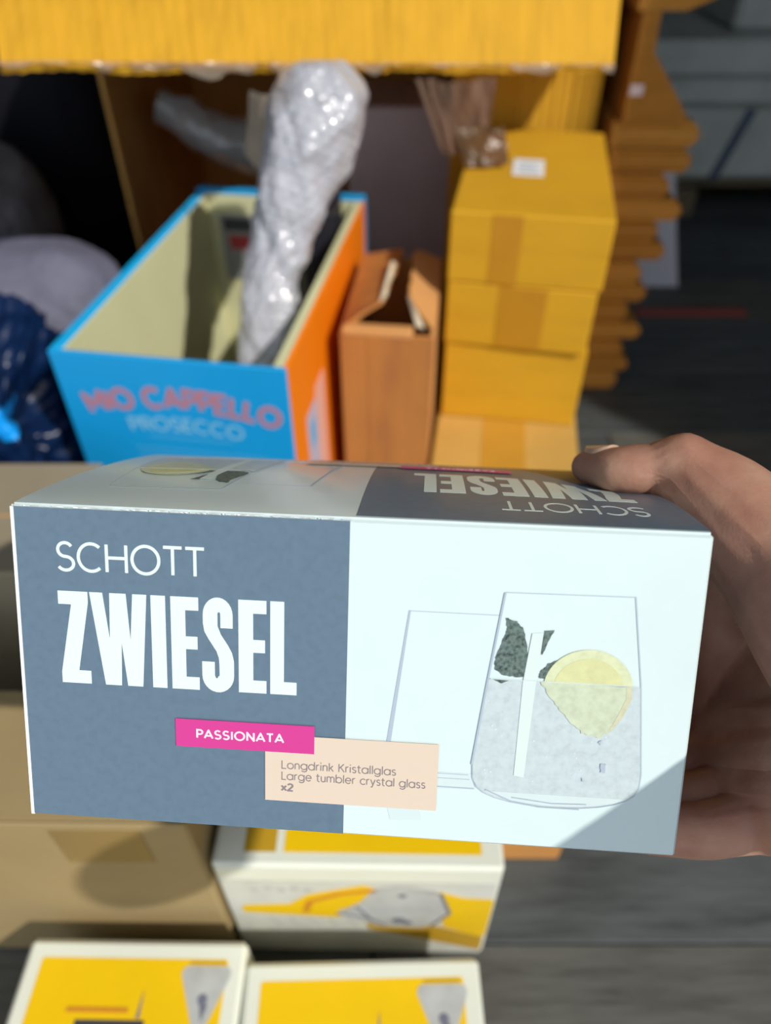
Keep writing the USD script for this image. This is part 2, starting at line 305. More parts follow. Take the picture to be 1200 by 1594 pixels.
# printed tumbler behind
ink('tumbler_print', unary_union([Polygon([(.1168, -.0265), (.1174, -.0265), (.1128, -.069), (.1115, -.069)]), sbox(.1172, -.0268, .1435, -.0266), sbox(.1120, -.0820, .1385, -.0816), sbox(.1120, -.0790, .137, -.0788), sbox(.1125, -.0775, .1365, -.0773)]), 'ink_line', 2)
ink('tumbler_base_print', Polygon([(.112, -.0770), (.138, -.0770), (.139, -.0822), (.113, -.0830)]), 'print_shade', 1)
ink('table_reflection_print', Polygon([(.1130, -.0895), (.1215, -.0895), (.1225, -.0930), (.1140, -.0935)]).buffer(.0006), 'ink_faint', 1)
# printed tumbler in front
GLs = [(.1440, -.0196), (.1806, -.0192), (.1846, -.0455), (.1874, -.0740)] + [(.1624+.0249*math.cos(a), -.0755-.0110*abs(math.sin(a))**.62) for a in np.linspace(-.1, -PI+.1, 14)] + [(.1374, -.0735), (.1402, -.0500)]
GLASS = Polygon(GLs).buffer(0)
WL = -.0460
ink('water_print', GLASS.intersection(sbox(.1, -.1, .2, WL)).buffer(-.0003), 'print_water', 2)
ink('water_print', GLASS.intersection(sbox(.1, -.1, .2, -.0815)).buffer(-.0007), 'print_shade', 3)
ring = GLASS.difference(GLASS.buffer(-.00022))
ink('tumbler_print', ring, 'ink_line', 5)
ink('tumbler_print', unary_union([LineString([(.1440, -.0200), (.1403, -.0490), (.1374, -.0735)]).buffer(.00028), LineString([(.142, -.0818), (.150, -.0852), (.158, -.0864), (.170, -.0864)]).buffer(.00018), LineString([(.150, -.0838), (.162, -.0850), (.172, -.0846)]).buffer(.00015)]), 'ink_line', 6)
def ragged(pts, amp, seed, k=10):
    rg = np.random.default_rng(seed); out = []
    for a, b in zip(pts, pts[1:]+pts[:1]):
        for i in range(k):
            t = i/k; out.append((a[0]+(b[0]-a[0])*t+rg.uniform(-amp, amp), a[1]+(b[1]-a[1])*t+rg.uniform(-amp, amp)))
    return Polygon(out).buffer(0)
mint = ragged([(.1448, -.0272), (.1478, -.0283), (.1500, -.0305), (.1512, -.0360), (.1520, -.0425), (.1512, -.0452), (.1452, -.0450), (.1424, -.0430), (.1424, -.0395), (.1440, -.0345), (.1452, -.0310)], .00022, 3, 7)
mint2 = ragged([(.1558, -.0305), (.1586, -.0303), (.1572, -.0335), (.1558, -.0378), (.1552, -.0378)], .00012, 4, 6)
mint3 = ragged([(.1552, -.0452), (.1556, -.0428), (.1580, -.0402), (.1622, -.0384), (.1640, -.0384), (.1590, -.0452)], .0002, 5, 7)
ink('mint_print', unary_union([mint, mint2, mint3, Polygon([(.1420, -.0462), (.1466, -.0464), (.1445, -.0474)])]), 'print_mint', 4)
ink('straw_print', Polygon([(.1524, -.0315), (.1556, -.0312), (.1545, -.0470), (.1530, -.0770), (.1500, -.0765), (.1507, -.0470)]), 'print_straw', 5)
LC = (.1695, -.0478)
LEM = affinity.rotate(affinity.scale(Point(LC).buffer(1), .0128, .0122), 0)
half = LEM.intersection(Polygon([(.155, -.0465), (.150, -.030), (.20, -.030), (.20, -.075), (.1800, -.0610)]))
up = sbox(.1, WL, .2, 0)
for sh, mm in ((half.intersection(up), 'print_rind'), (ragged([(.1556, -.0462), (.1820, -.0462), (.1822, -.0500), (.1800, -.0560), (.1772, -.0605), (.1735, -.0628), (.1690, -.0615), (.1640, -.0570), (.1600, -.0520)], .0003, 14, 6), 'print_lemon_wet')): ink('lemon_print', sh, mm, 6)
core = affinity.scale(LEM, .78, .78, origin=LC).intersection(half)
ink('lemon_print', core.intersection(up).buffer(0), 'print_lemon', 7)
ink('lemon_print', Polygon([(.1804, -.0462), (.1820, -.0462), (.1822, -.0500), (.1800, -.0560), (.1772, -.0605), (.1768, -.0596), (.1786, -.0556), (.1806, -.0500)]), 'print_rind_wet', 7)
rg = np.random.default_rng(11)
fl_ = [Point(rg.uniform(.140, .184), rg.uniform(-.080, -.048)).buffer(rg.uniform(.00012, .00035), 2) for _ in range(45)]
ink('ice_print', unary_union([g for g in fl_ if GLASS.contains(g)]), 'ink_faint', 3)
ink('ice_print', unary_union([ragged([(.1752, -.0712), (.1768, -.0708), (.1768, -.0738), (.1752, -.0738)], .0003, 8, 3), ragged([(.1737, -.0640), (.1748, -.0636), (.1746, -.0652)], .0002, 9, 3), Polygon([(.1700, -.0757), (.1710, -.0772), (.1702, -.0770)])]), 'ink_line', 7)
ink('waterline_print', sbox(.1413, WL-.0001, .1838, WL+.00012), 'ink_faint', 8)
# labels
ink('peach_label', sbox(.0749, -.0898, .1274, -.0679), 'ink_peach', 8)
ink('pink_label', sbox(.0474, -.0735, .0899, -.0644), 'ink_pink', 9)
ink('label_lettering', text('PASSIONATA', .0539, -.0703, .0266, .0026, .20, .22), 'ink_pink_text', 10)
ink('label_lettering', text('Longdrink Kristallglas', .0800, -.0788, .0348, .0026, .105, .15), 'ink_grey', 10)
ink('label_lettering', text('Large tumbler crystal glass', .0800, -.0825, .0438, .0026, .105, .15), 'ink_grey', 10)
ink('label_lettering', text('x2', .0800, -.0862, .0035, .0023, .20, .14), 'ink_grey', 10)
LAB = {'dark_panel': 'slate-blue printed half', 'pink_label': 'magenta printed label', 'peach_label': 'peach printed label'}
for name, g, mm, layer in LAYOUT:
    part(gb, name, (lambda m: (m.apply_translation((0, 0, .00006*layer)), m)[1])(extrude(g, .00004)), M[mm], label=LAB.get(name))
# the lid carries the same print turned around
for name, g, mm, layer in LAYOUT:
    if name in ('ice_print', 'table_reflection_print'): continue
    m = extrude(g, .00004, .006); v = m.vertices
    u = W - v[:, 0]; w = -v[:, 1]*(D/H)*.985 + .0004; off = v[:, 2]
    ok = np.stack([u, bulge(u, w) + .00006*layer + off, -w], 1)
    m2 = trimesh.Trimesh(ok, m.faces, process=False)
    part(gb, 'lid_'+name, m2, M[mm])
# worn white card along the creases
rg = np.random.default_rng(5); fl_ = []
for _ in range(150):
    u = rg.uniform(.001, SPLIT); l = rg.uniform(.0004, .0018)*(1 if rg.random() < .8 else 2); fl_.append(trimesh.creation.box((l, rg.uniform(.0001, .0005), .0004), np.array(trimesh.transformations.translation_matrix((u, -.0006, .0001)))))
fl_.append(rbox(-.0002, .0010, -H, -.001, -.0008, .00012, .0001))
for _ in range(0): fl_.append(trimesh.creation.box((.0012, .0004, .0004), np.array(trimesh.transformations.translation_matrix((rg.uniform(.001, .012), -H+.0006, .0001)))))
part(gb, 'edge_wear', cat(*fl_), M['wear'], label='worn white creases')

# ------------------------------------------------------------------ the hand
def capsule_chain(joints, segs=20):
    out = []
    for (a, ra), (b, rb) in zip(joints, joints[1:]):
        s1 = manifold3d.Manifold.sphere(ra, segs).translate(tuple(map(float, a))); s2 = manifold3d.Manifold.sphere(rb, segs).translate(tuple(map(float, b)))
        out.append(manifold3d.Manifold.batch_hull([s1, s2]))
    return out
def hull_of(*sph):
    return manifold3d.Manifold.batch_hull([manifold3d.Manifold.sphere(r, 20).translate(tuple(map(float, p))) for p, r in sph])
J = dict(tip=(.1815, .0072, .0775), pad=(.1895, .0078, .0660), ip=(.2008, .0090, .0635), pr=(.2105, .0102, .0610), mcp=(.2225, .0030, .0540),
         th1=(.2400, -.0190, .0340), th2=(.2455, -.0370, .0060), wr=(.272, -.060, -.034), wr2=(.268, -.046, -.030),
         im=(.240, -.094, .080), mm=(.236, -.103, .062), rm=(.236, -.106, .045), pm=(.240, -.1035, .028), heel=(.264, -.074, -.012))
fing = {'index': [(.240, -.094, .080, .0115), (.219, -.108, .082, .0108), (.186, -.1108, .090, .0095), (.163, -.1098, .095, .0085), (.142, -.1088, .099, .0075)],
        'middle': [(.236, -.103, .062, .0115), (.214, -.1115, .064, .0108), (.179, -.1112, .070, .0098), (.151, -.1100, .074, .0087), (.127, -.1090, .077, .0076)],
        'ring': [(.236, -.106, .045, .0112), (.215, -.1115, .046, .0104), (.183, -.1108, .049, .0092), (.157, -.1098, .052, .0083), (.135, -.1088, .054, .0073)],
        'little': [(.240, -.1035, .028, .0105), (.220, -.1105, .029, .0094), (.197, -.1102, .029, .0084), (.176, -.1092, .031, .0076), (.159, -.1082, .032, .0068)]}
bw = lambda p: box_world(*p)
parts = []
parts += capsule_chain([(bw(J['tip']), .0064), (bw(J['pad']), .0084), (bw(J['ip']), .0096), (bw(J['pr']), .0126), (bw(J['mcp']), .0143), (bw(J['th1']), .0225), (bw(J['th2']), .0235)], 24)
parts.append(hull_of((bw(J['pr']), .0118), (bw(J['mcp']), .0145), (bw(J['th1']), .0225)))
parts.append(hull_of((bw(J['th1']), .0215), (bw(J['th2']), .0235), (bw(J['wr2']), .025)))
parts.append(hull_of((bw(J['th2']), .0235), (bw(J['wr']), .026), (bw(J['wr2']), .026)))
for k in ('im', 'mm', 'rm', 'pm'):
    far = J['wr2'] if k in ('im', 'mm') else J['wr']
    parts.append(hull_of((bw(J[k]), .0118), (bw(far), .022)))
for a, b in (('im', 'mm'), ('mm', 'rm'), ('rm', 'pm')):
    parts.append(hull_of((bw(J[a]), .0112), (bw(J[b]), .0112), (bw(J['wr2']), .018), (bw(J['wr']), .018)))
parts.append(hull_of((bw(J['pm']), .0105), (bw(J['heel']), .019), (bw(J['wr']), .024)))
parts.append(hull_of((bw(J['mcp']), .0080), (bw((.252, -.055, .066)), .011), (bw(J['im']), .0105)))          # web between thumb and first finger
parts.append(hull_of((bw((.262, -.030, .030)), .012), (bw((.250, -.050, .066)), .011), (bw(J['mm']), .009), (bw(J['im']), .009), (bw((.272, -.055, .0)), .014)))   # back of the hand closes the hollow
for c in fing.values():
    parts += capsule_chain([(bw(q[:3]), q[3]) for q in c])
wrist = bw((.267, -.053, -.034))
elbow = bw((.290, -.112, -.255))
parts += capsule_chain([(wrist, .027), (wrist + (elbow-wrist)*.35, .031), (elbow, .041)], 28)
hm = manifold3d.Manifold.batch_boolean(parts, manifold3d.OpType.Add)
hm = hm.refine_to_length(.0034)
mm_ = hm.to_mesh(); ht = trimesh.Trimesh(mm_.vert_properties[:, :3], mm_.tri_verts, process=True)
trimesh.smoothing.filter_taubin(ht, lamb=.5, nu=.52, iterations=28)
# knuckle creases across the thumb joint
v = ht.vertices.copy(); nrm = ht.vertex_normals
Bm = np.stack([BU, BV, BW]); loc = (v - BO) @ Bm.T
ax = np.array(J['pr']) - np.array(J['pad']); ax /= np.linalg.norm(ax)
s = (loc - np.array(J['ip'])) @ ax
near = np.exp(-np.linalg.norm(loc - np.array(J['ip']), axis=1)**2/.016**2)
disp = -near*(.0016*np.exp(-(s/.0016)**2) + .0006*np.exp(-((s-.0045)/.0012)**2) + .0006*np.exp(-((s-.0085)/.0012)**2))
disp += .0009*np.exp(-np.linalg.norm(loc - (np.array(J['pad'])+np.array([.003, -.001, -.006])), axis=1)**2/.007**2)
disp += .0005*(meshkit.fbm(v*90, 2)-.5)*2
ht.vertices = v + nrm*disp[:, None]
hd = thing('hand', 'bare hand gripping the right end of the gift box, thumb on its lid', 'hand', loc=wrist)
hb = ht.copy(); hb.apply_translation(-wrist)
part(hd, 'skin', hb, M['skin'], smooth=True)
# thumb nail on the far upper side of the tip
tipc, padc = bw(J['tip']), bw(J['pad']); axn = (tipc-padc)/np.linalg.norm(tipc-padc)
upn = BV*.80 + BW*.60; upn -= axn*(upn@axn); upn /= np.linalg.norm(upn); sd = np.cross(axn, upn)
g1, g2 = np.meshgrid(np.linspace(-1, 1, 13), np.linspace(0, 1, 12), indexing='ij')
ang = g1*.95; rr = .0073 + .0012*(1-g2)
L0 = padc + axn*.0035
narrow = np.sqrt(np.clip(1-((g2-.45)/.62)**2, .05, 1))
pt = L0 + axn*(g2*.0125)[..., None] + upn*(rr*np.cos(ang*narrow))[..., None] + sd*(rr*np.sin(ang*narrow))[..., None]
nl = grid_solid(pt + upn*.0007, pt - upn*.0012); nl.apply_translation(-wrist)
part(hd, 'thumb_nail', nl, M['nail'], smooth=40, label='pale thumb nail')

# ------------------------------------------------------------------ yellow cartons in a column
COL_ROT = -10.0
def carton(name, label, group, loc, rotz, sx, sy, sz, m, tape=None, tape_x=None, cat_='box', seam=True):
    """closed carton; local origin at the front-left bottom corner, y runs back"""
    t = thing(name, label, cat_, loc, rotz, group)
    part(t, 'body', rbox(0, sx, 0, sy, 0, sz, .0018), m)
    if seam: part(t, 'flap_seam', cat(trimesh.creation.box(bounds=[(sx*.5-.0006, -.0003, .002), (sx*.5+.0006, .0003, sz-.002)])), M['dark_card'])
    if tape:
        a, b = tape_x
        part(t, 'packing_tape', cat(rbox(a, b, -.0005, .001, sz*.0+.001, sz, .0002), rbox(a, b, -.0005, sy*.25, sz-.0005, sz+.0004, .0002)) if tape[1] else rbox(a, b, -.0005, .001, .001, sz-.001, .0002), M[tape[0]])
    return t
c0 = np.array([.064, .722])
zb = .135
cols = [('lowest of the three stacked yellow cartons, with a plain faded front', .100, .157, .003, (.055, .090)), ('middle one of the three stacked yellow cartons, darker tape at centre', .073, .155, .001, (.055, .105)), ('uppermost yellow carton of the column, white sticker on its top', .0735, .159, .0, (.042, .072))]
z = zb
for i, (lab, h, wdt, dx, tp) in enumerate(cols):
    t = carton('yellow_carton', lab, None, (c0[0]+dx, c0[1]+dx, z), COL_ROT+[1.5, -.8, 0][i], wdt, .285, h-.0006, M['yellow_card'], ('yellow_tape', False) if i else None, tp, seam=False)
    z += h
# sticker lies on the topmost
st = part(t, 'address_sticker', rbox(.054, .088, .112, .166, .0730, .0736, .0002), M['sticker'], label='white address sticker')
part(st, 'print', cat(*[trimesh.creation.box(bounds=[(.059+.002*(k % 2), .118+.011*k, .07355), (.084-.003*(k % 3), .123+.011*k, .07365)]) for k in range(4)]), M['sticker_ink'])
t = carton('base_carton', 'pale tan carton at the foot of the yellow column', None, (.0500, .628, 0), -8.0, .165, .385, zb-.0008, M['pale_card'], seam=False)
part(t, 'packing_tape', cat(rbox(.055, .105, -.0005, .398, zb-.0009, zb-.0003, .0002), rbox(.055, .105, -.0006, .001, .06, zb-.0004, .0002)), M['pale_tape'])

# ------------------------------------------------------------------ blue and orange wine carton
PX0, PY0, PROT = -.2927, .5533, -8.6
PWd, PL, PH = .212, .385, .325
pc = thing('wine_carton', 'open bright blue wine carton with an orange side and cream lining', 'box', (PX0, PY0, 0), PROT)
part(pc, 'front_panel', rbox(0, PWd, 0, .0045, 0, PH, .001), M['blue_print'], label='blue front with lettering')
part(pc, 'left_panel', rbox(0, .011, .0045, PL, 0, PH, .001), M['blue_rim'])
part(pc, 'back_panel', rbox(0, PWd, PL-.0001, PL+.011, 0, PH+.004, .001), M['blue_print'])
part(pc, 'right_panel', rbox(PWd-.0035, PWd, .0045, PL, 0, PH, .001), M['orange_print'], label='orange side')
part(pc, 'liner', rbox(.011, .0125, .006, PL-.001, .006, PH-.001, .0004), M['cream_liner'], label='cream lining')
part(pc, 'liner', rbox(PWd-.012, PWd-.0035, .006, PL-.001, .006, PH-.0005, .0004), M['cream_liner'], label='cream lining')
part(pc, 'liner', rbox(.0125, PWd-.012, PL-.0022, PL-.0006, .006, PH-.001, .0004), M['cream_liner'], label='cream lining')
part(pc, 'liner', rbox(.0125, PWd-.012, .0045, .006, .006, PH-.004, .0004), M['cream_liner'], label='cream lining')
part(pc, 'bottom', rbox(0.005, PWd-.005, .005, PL-.003, 0.001, .006, .0005), M['cream_liner'])
# lettering on the front, on a gentle arch
def arch_text(s, cx, base, width, h, stroke, sag, track=.14):
    out = []; x = 0; items = []
    for ch in s:
        w, g = glyph(ch, stroke); items.append((x, w, g)); x += w + track
    tot = x-track; k = width/tot
    for x, w, g in items:
        if g is None: continue
        mx = (x+w/2-tot/2)*k; sl = -8*sag*mx/width**2
        g = affinity.translate(g, -w/2, 0); g = affinity.scale(g, k, h, origin=(0, 0)); g = affinity.rotate(g, math.degrees(math.atan(sl)), origin=(0, 0))
        out.append(affinity.translate(g, cx+mx, base - 4*sag*(mx/width)**2))
    return unary_union(out)
def on_front(g, d=.0004):
    m = extrude(g, d); v = m.vertices; m.vertices = np.stack([v[:, 0], -v[:, 2]+.0002, v[:, 1]], 1); m.invert(); return m
part(pc, 'lettering', on_front(arch_text('MIO CAPPELLO', .112, .2760, .176, .0190, .27, .013)), M['salmon_ink'], label='salmon arched lettering')
part(pc, 'lettering', on_front(arch_text('PROSECCO', .112, .2505, .106, .0135, .17, .004)), M['pale_blue_ink'], label='pale blue lettering')
part(pc, 'fine_print', on_front(unary_union([sbox(.075+.005*k, .241-.0065*k, .155-.004*k, .2435-.0065*k) for k in range(1)] + [sbox(.058+.003*(k % 2), .226-.007*k, .185-.012*(k % 3), .2285-.007*k) for k in range(4)])), M['faint_blue_ink'])
def on_right(y0, y1, z0, z1, k=0): return trimesh.creation.box(bounds=[(PWd-.0001, y0, z0), (PWd+.0004+.0001*k, y1, z1)])
part(pc, 'side_print', on_right(.050, .088, .03, .24), M['lilac_print'], label='lilac and pink printed strip')
part(pc, 'side_print', on_right(.088, .125, .03, .25, 1), M['pink_print'])
for q in ((.060, .078, .195, .225), (.055, .070, .145, .17), (.064, .084, .09, .115)): part(pc, 'side_print', on_right(*q, 2), M['sky_print'])
lb = part(pc, 'inner_label', trimesh.creation.box(bounds=[(.025, PL-.0032, .215), (.115, PL-.0022, .300)]), M['label_grey'], label='grey printed panel on the inner back wall')
part(lb, 'print', trimesh.creation.box(bounds=[(.030, PL-.0037, .280), (.11, PL-.0032, .296)]), M['label_dark'])
part(lb, 'print', trimesh.creation.box(bounds=[(.035, PL-.0037, .256), (.11, PL-.0032, .274)]), M['label_red'])
# scuffs of worn liner and a divider inside
def wxy(lx, ly):
    a = math.radians(PROT); return (PX0+lx*math.cos(a)-ly*math.sin(a), PY0+lx*math.sin(a)+ly*math.cos(a))

# ------------------------------------------------------------------ bubble wrapped bottle standing in the wine carton
def tube_grid(axis_pts, radii, nu=150, ns=220, bump=None, close=True):
    axis_pts = np.asarray(axis_pts, float); radii = np.asarray(radii, float)
    s0 = np.linspace(0, 1, len(axis_pts)); s = np.linspace(0, 1, ns)
    from scipy.interpolate import PchipInterpolator as PI_
    c = np.stack([PI_(s0, axis_pts[:, k])(s) for k in range(3)], 1); r = PI_(s0, radii)(s)
    T = np.gradient(c, axis=0); T /= np.linalg.norm(T, axis=1, keepdims=True)
    ref = np.array([0, -1., 0]); A = ref - T*(T@ref)[:, None]; A /= np.linalg.norm(A, axis=1, keepdims=True); B = np.cross(T, A)
    th = np.linspace(0, 2*PI, nu, endpoint=False)
    length = np.concatenate([[0], np.cumsum(np.linalg.norm(np.diff(c, axis=0), axis=1))])
    R = np.repeat(r[:, None], nu, 1)
    if bump is not None: R = R + bump(th[None, :]*np.maximum(r.mean(), .01), length[:, None], th[None, :], s[:, None])
    P = c[:, None] + R[..., None]*(A[:, None]*np.cos(th)[None, :, None] + B[:, None]*np.sin(th)[None, :, None])
    v = P.reshape(-1, 3); i = np.arange(ns*nu).reshape(ns, nu); j = np.roll(i, -1, 1)
    q = np.stack([i[:-1], j[:-1], j[1:], i[1:]], -1).reshape(-1, 4); f = np.vstack([q[:, :3], q[:, [0, 2, 3]]])
    v = np.vstack([v, c[0], c[-1]]); nv = len(v)
    f = np.vstack([f, np.stack([np.full(nu, nv-2), j[0], i[0]], 1), np.stack([np.full(nu, nv-1), i[-1], j[-1]], 1)])
    return trimesh.Trimesh(v, f, process=False)
def bubbles(pitch=.0092, h=.0011, wob=.010, seed=1, twist=5.0):
    def fn(a, l, th, s):
        a, l = np.broadcast_arrays(a, l); th, s = np.broadcast_arrays(th, s)
        row = np.round(l/(pitch*.866)); x = a/pitch + .5*(row % 2); dx = (x-np.round(x))*pitch; dy = l-row*pitch*.866
        d = np.sqrt(dx*dx+dy*dy)/(pitch*.47); b = h*np.sqrt(np.clip(1-d*d, 0, 1))
        p = np.stack([np.cos(th)*1.4, np.sin(th)*1.4, l*22], -1)
        w = (meshkit.fbm(p+seed*9.1, 3, seed)-.5)*2*wob
        sp = th/(2*PI)*1.0 + l*twist
        fold = -.0045*np.exp(-(((sp*2) % 1)-.5)**2/.008)*np.clip(meshkit.noise(p*.6+3, seed), .2, 1)
        return b*(.55+.45*meshkit.noise(p*2.2, seed+4)) + w + fold
    return fn
bx0, by0 = -.118, .577
ax_pts = [(-.119, .600, .010), (-.119, .615, .12), (-.1170, .662, .26), (-.112, .690, .33), (-.090, .715, .39), (-.066, .738, .45), (-.055, .750, .485), (-.052, .755, .502)]
rads = [.030, .033, .035, .0265, .033, .042, .036, .010]
bt = thing('wrapped_bottle', 'bottle rolled in white bubble wrap, standing in the blue carton', 'bottle', ax_pts[0])
m = tube_grid(ax_pts, rads, 170, 300, bubbles()); m.apply_translation(-np.array(ax_pts[0]))
part(bt, 'bubble_wrap', m, M['bubble'], smooth=True)
# loose corner of the wrap beside its top
g1, g2 = np.meshgrid(np.linspace(0, 1, 14), np.linspace(0, 1, 14), indexing='ij')
A, B_, Cc, Dd = map(np.array, [(-.098, .755, .478), (-.128, .760, .474), (-.138, .752, .420), (-.104, .742, .405)])
pt = (A*(1-g1[..., None])+B_*g1[..., None])*(1-g2[..., None]) + (Dd*(1-g1[..., None])+Cc*g1[..., None])*g2[..., None]
pt = pt + np.array([0, -.012, 0])*np.sin(PI*g1*1.3)[..., None] + (np.array([0, .004, 0])*((meshkit.noise(pt*90)-.5)*2)[..., None])
lf = grid_solid(pt+np.array([0, -.0006, 0]), pt+np.array([0, .0006, 0])); lf.apply_translation(-np.array(ax_pts[0]))
part(bt, 'loose_end', lf, M['clear_tape'], smooth=60, label='clear loose end of the wrap')

# dark bottle lying behind it in the carton, and a brown divider
def lathe_along(profile, p0, p1, segs=40):
    m = trimesh.creation.revolve(np.array(profile), sections=segs); d = np.array(p1, float)-np.array(p0, float); L = np.linalg.norm(d)
    T = trimesh.geometry.align_vectors([0, 0, 1], d/L); m.apply_transform(T); m.apply_translation(p0); return m
q0 = np.array(wxy(.156, .325) + (.008,)); q1 = np.array(wxy(.158, .346) + (.352,))
Lb = np.linalg.norm(q1-q0)
db = thing('dark_bottle', 'dark bottle standing neck down in the blue carton, behind the wrapped one', 'bottle', q0)
pr = [(0, Lb), (.030, Lb), (.0335, Lb-.004), (.0335, .165), (.031, .145), (.018, .105), (.0145, .09), (.0145, .035), (0, .035)][::-1]
m = lathe_along(pr, q0, q1); m.apply_translation(-q0); part(db, 'glass', m, M['glass_dark'], smooth=40)
m = lathe_along([(0, 0), (.0135, 0), (.0152, .002), (.0150, .036), (0, .036)], q0, q1); m.apply_translation(-q0); part(db, 'capsule', m, M['foil'], smooth=40, label='brown foil capsule')
dv = thing('divider_card', 'reddish-brown cardboard divider inside the blue carton, along the orange wall', 'divider', wxy(.1978, .195)+(.007,), PROT)
part(dv, 'sheet', cat(rbox(-.0012, .0012, 0, .105, 0, .305, .0005)), M['divider'])
part(dv, 'slot_edge', cat(rbox(-.0016, .0016, .050, .057, .14, .3055, .0005)), M['torn_paper'])

# ------------------------------------------------------------------ open brown carton beside it
OX, OY, OROT = -.0465, .650, -6.5
OW, OL, OH = .0945, .180, .2885
oc = thing('brown_carton', 'narrow worn brown carton, its two top flaps parted and torn', 'box', (OX, OY, 0), OROT)
part(oc, 'front_panel', rbox(0, OW, 0, .004, 0, OH, .0012), M['brown_card'], label='scuffed front')
part(oc, 'left_panel', rbox(0, .004, .004, OL, 0, OH, .0012), M['brown_card'])
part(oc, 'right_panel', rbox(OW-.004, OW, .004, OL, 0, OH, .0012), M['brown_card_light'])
part(oc, 'back_panel', rbox(0, OW, OL-.004, OL, 0, OH, .0012), M['brown_card'])
part(oc, 'bottom', rbox(.004, OW-.004, .004, OL-.004, 0, .004, .0008), M['dark_card'])
part(oc, 'packing_tape', rbox(OW*.30, OW*.66, -.0006, .0005, .02, OH-.002, .0002), M['brown_card'], label='strip of brown tape')
def flap_sheet(p00, p10, p11, p01, th, jag=.0, seed=0, n=24):
    """slab; its p10-p11 edge is torn"""
    a, b = np.meshgrid(np.linspace(0, 1, 10), np.linspace(0, 1, n), indexing='ij')
    p00, p10, p11, p01 = map(np.array, (p00, p10, p11, p01))
    P = (p00*(1-a[..., None])+p10*a[..., None])*(1-b[..., None]) + (p01*(1-a[..., None])+p11*a[..., None])*b[..., None]
    rg = np.random.default_rng(seed); jj = np.interp(np.linspace(0, 1, n), np.linspace(0, 1, 12), rg.uniform(-1, 1, 12))*jag
    d = (p10-p00)/np.linalg.norm(p10-p00); P = P + d*(jj[None, :]*a**2)[..., None]
    N = np.cross(p10-p00, p01-p00); N = N/np.linalg.norm(N)
    P = P + N*(.0015*np.sin(3*a+2*b))[..., None]
    return grid_solid(P+N*th/2, P-N*th/2)
part(oc, 'left_flap', flap_sheet((.002, .004, OH), (.040, .022, OH+.022), (.046, OL*.99, OH+.012), (.002, OL-.002, OH), .0035, .003, 1), M['brown_card'])
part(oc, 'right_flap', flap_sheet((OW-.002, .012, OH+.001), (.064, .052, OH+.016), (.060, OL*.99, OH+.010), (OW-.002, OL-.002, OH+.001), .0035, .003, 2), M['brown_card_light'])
part(oc, 'torn_edge', flap_sheet((.038, .024, OH+.023), (.0425, .026, OH+.0225), (.0445, .12, OH+.0195), (.040, .12, OH+.0195), .004, .002, 3), M['torn_paper'], label='torn whitish paper edge')
part(oc, 'torn_edge', flap_sheet((OW-.010, .008, OH+.004), (.066, .050, OH+.0165), (.063, .054, OH+.0165), (OW-.018, .010, OH+.004), .003, .002, 4), M['torn_paper'], label='torn whitish paper edge')
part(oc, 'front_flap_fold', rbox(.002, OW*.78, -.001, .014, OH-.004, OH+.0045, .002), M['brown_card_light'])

# ------------------------------------------------------------------ big shipping carton lying open towards us
SX0, SX1, SY0, SY1, SH = -.36, .272, 1.035, 1.50, .62
sc = thing('shipping_carton', 'large corrugated shipping carton open at the front, yellow flap hanging over', 'box', (SX0, SY0, 0))
def sl(b): return rbox(b[0]-SX0, b[1]-SX0, b[2]-SY0, b[3]-SY0, b[4], b[5], .0015)
part(sc, 'left_panel', sl((SX0, SX0+.006, SY0, SY1, 0, SH)), M['dark_card'])
part(sc, 'right_panel', sl((SX1-.006, SX1, SY0+.008, SY1, 0, SH)), M['dark_card'])
part(sc, 'back_panel', sl((SX0+.006, SX1-.006, SY1-.006, SY1, 0, SH)), M['dark_card'])
part(sc, 'top_panel', sl((SX0, SX1, SY0, SY1, SH, SH+.006)), M['dark_card'])
part(sc, 'bottom_panel', sl((SX0+.006, SX1-.006, SY0, SY1-.006, 0, .006)), M['dark_card'])
def ridged(rows, nx=420, thick=.006, amp=.0013, seed=3, per=.012, jag=.004):
    """corrugated sheet lofted through rows of (left point, right point), ridges run down the rows"""
    rows = np.asarray(rows, float); t = np.linspace(0, 1, nx)
    ns = 26; s0 = np.linspace(0, 1, len(rows)); s = np.linspace(0, 1, ns)
    Lp = np.stack([np.interp(s, s0, rows[:, 0, k]) for k in range(3)], 1); Rp = np.stack([np.interp(s, s0, rows[:, 1, k]) for k in range(3)], 1)
    P = Lp[:, None]*(1-t)[None, :, None] + Rp[:, None]*t[None, :, None]
    wid = np.linalg.norm(rows[-1, 1]-rows[-1, 0]); x = t*wid
    N = np.cross(Rp[-1]-Lp[-1], Lp[-1]-Lp[0]); N /= np.linalg.norm(N)
    z0 = np.zeros_like(x)
    h = amp*(np.abs(np.sin(PI*x/per + 2.5*meshkit.noise(np.stack([x*14, z0, z0], 1), seed)))**.7 - .6) + amp*2.0*(meshkit.noise(np.stack([x*30, z0+5, z0], 1), seed)-.5)
    for k in np.random.default_rng(seed).uniform(.03, wid-.03, 7): h -= amp*1.1*np.exp(-((x-k)/.0016)**2)
    jj = jag*(meshkit.fbm(np.stack([x*30, z0+9, z0], 1), 3, seed)-.5)*2
    down = (rows[-1, 0]-rows[-2, 0]); down = down/np.linalg.norm(down)
    P = P + N*h[None, :, None] + down*(jj[None, :]*(s[:, None]**6))[..., None]
    return grid_solid(P+N*thick/2, P-N*thick/2), N
rows = np.array([[(-.362, 1.035, .622), (.274, 1.035, .622)], [(-.362, .90, .592), (.276, 1.03, .570)], [(-.342, .765, .545), (.262, .985, .514)], [(-.3245, .703, .5065), (.2535, .930, .459)]])
off = np.array([SX0, SY0, 0])
fm, FN = ridged(rows - off)
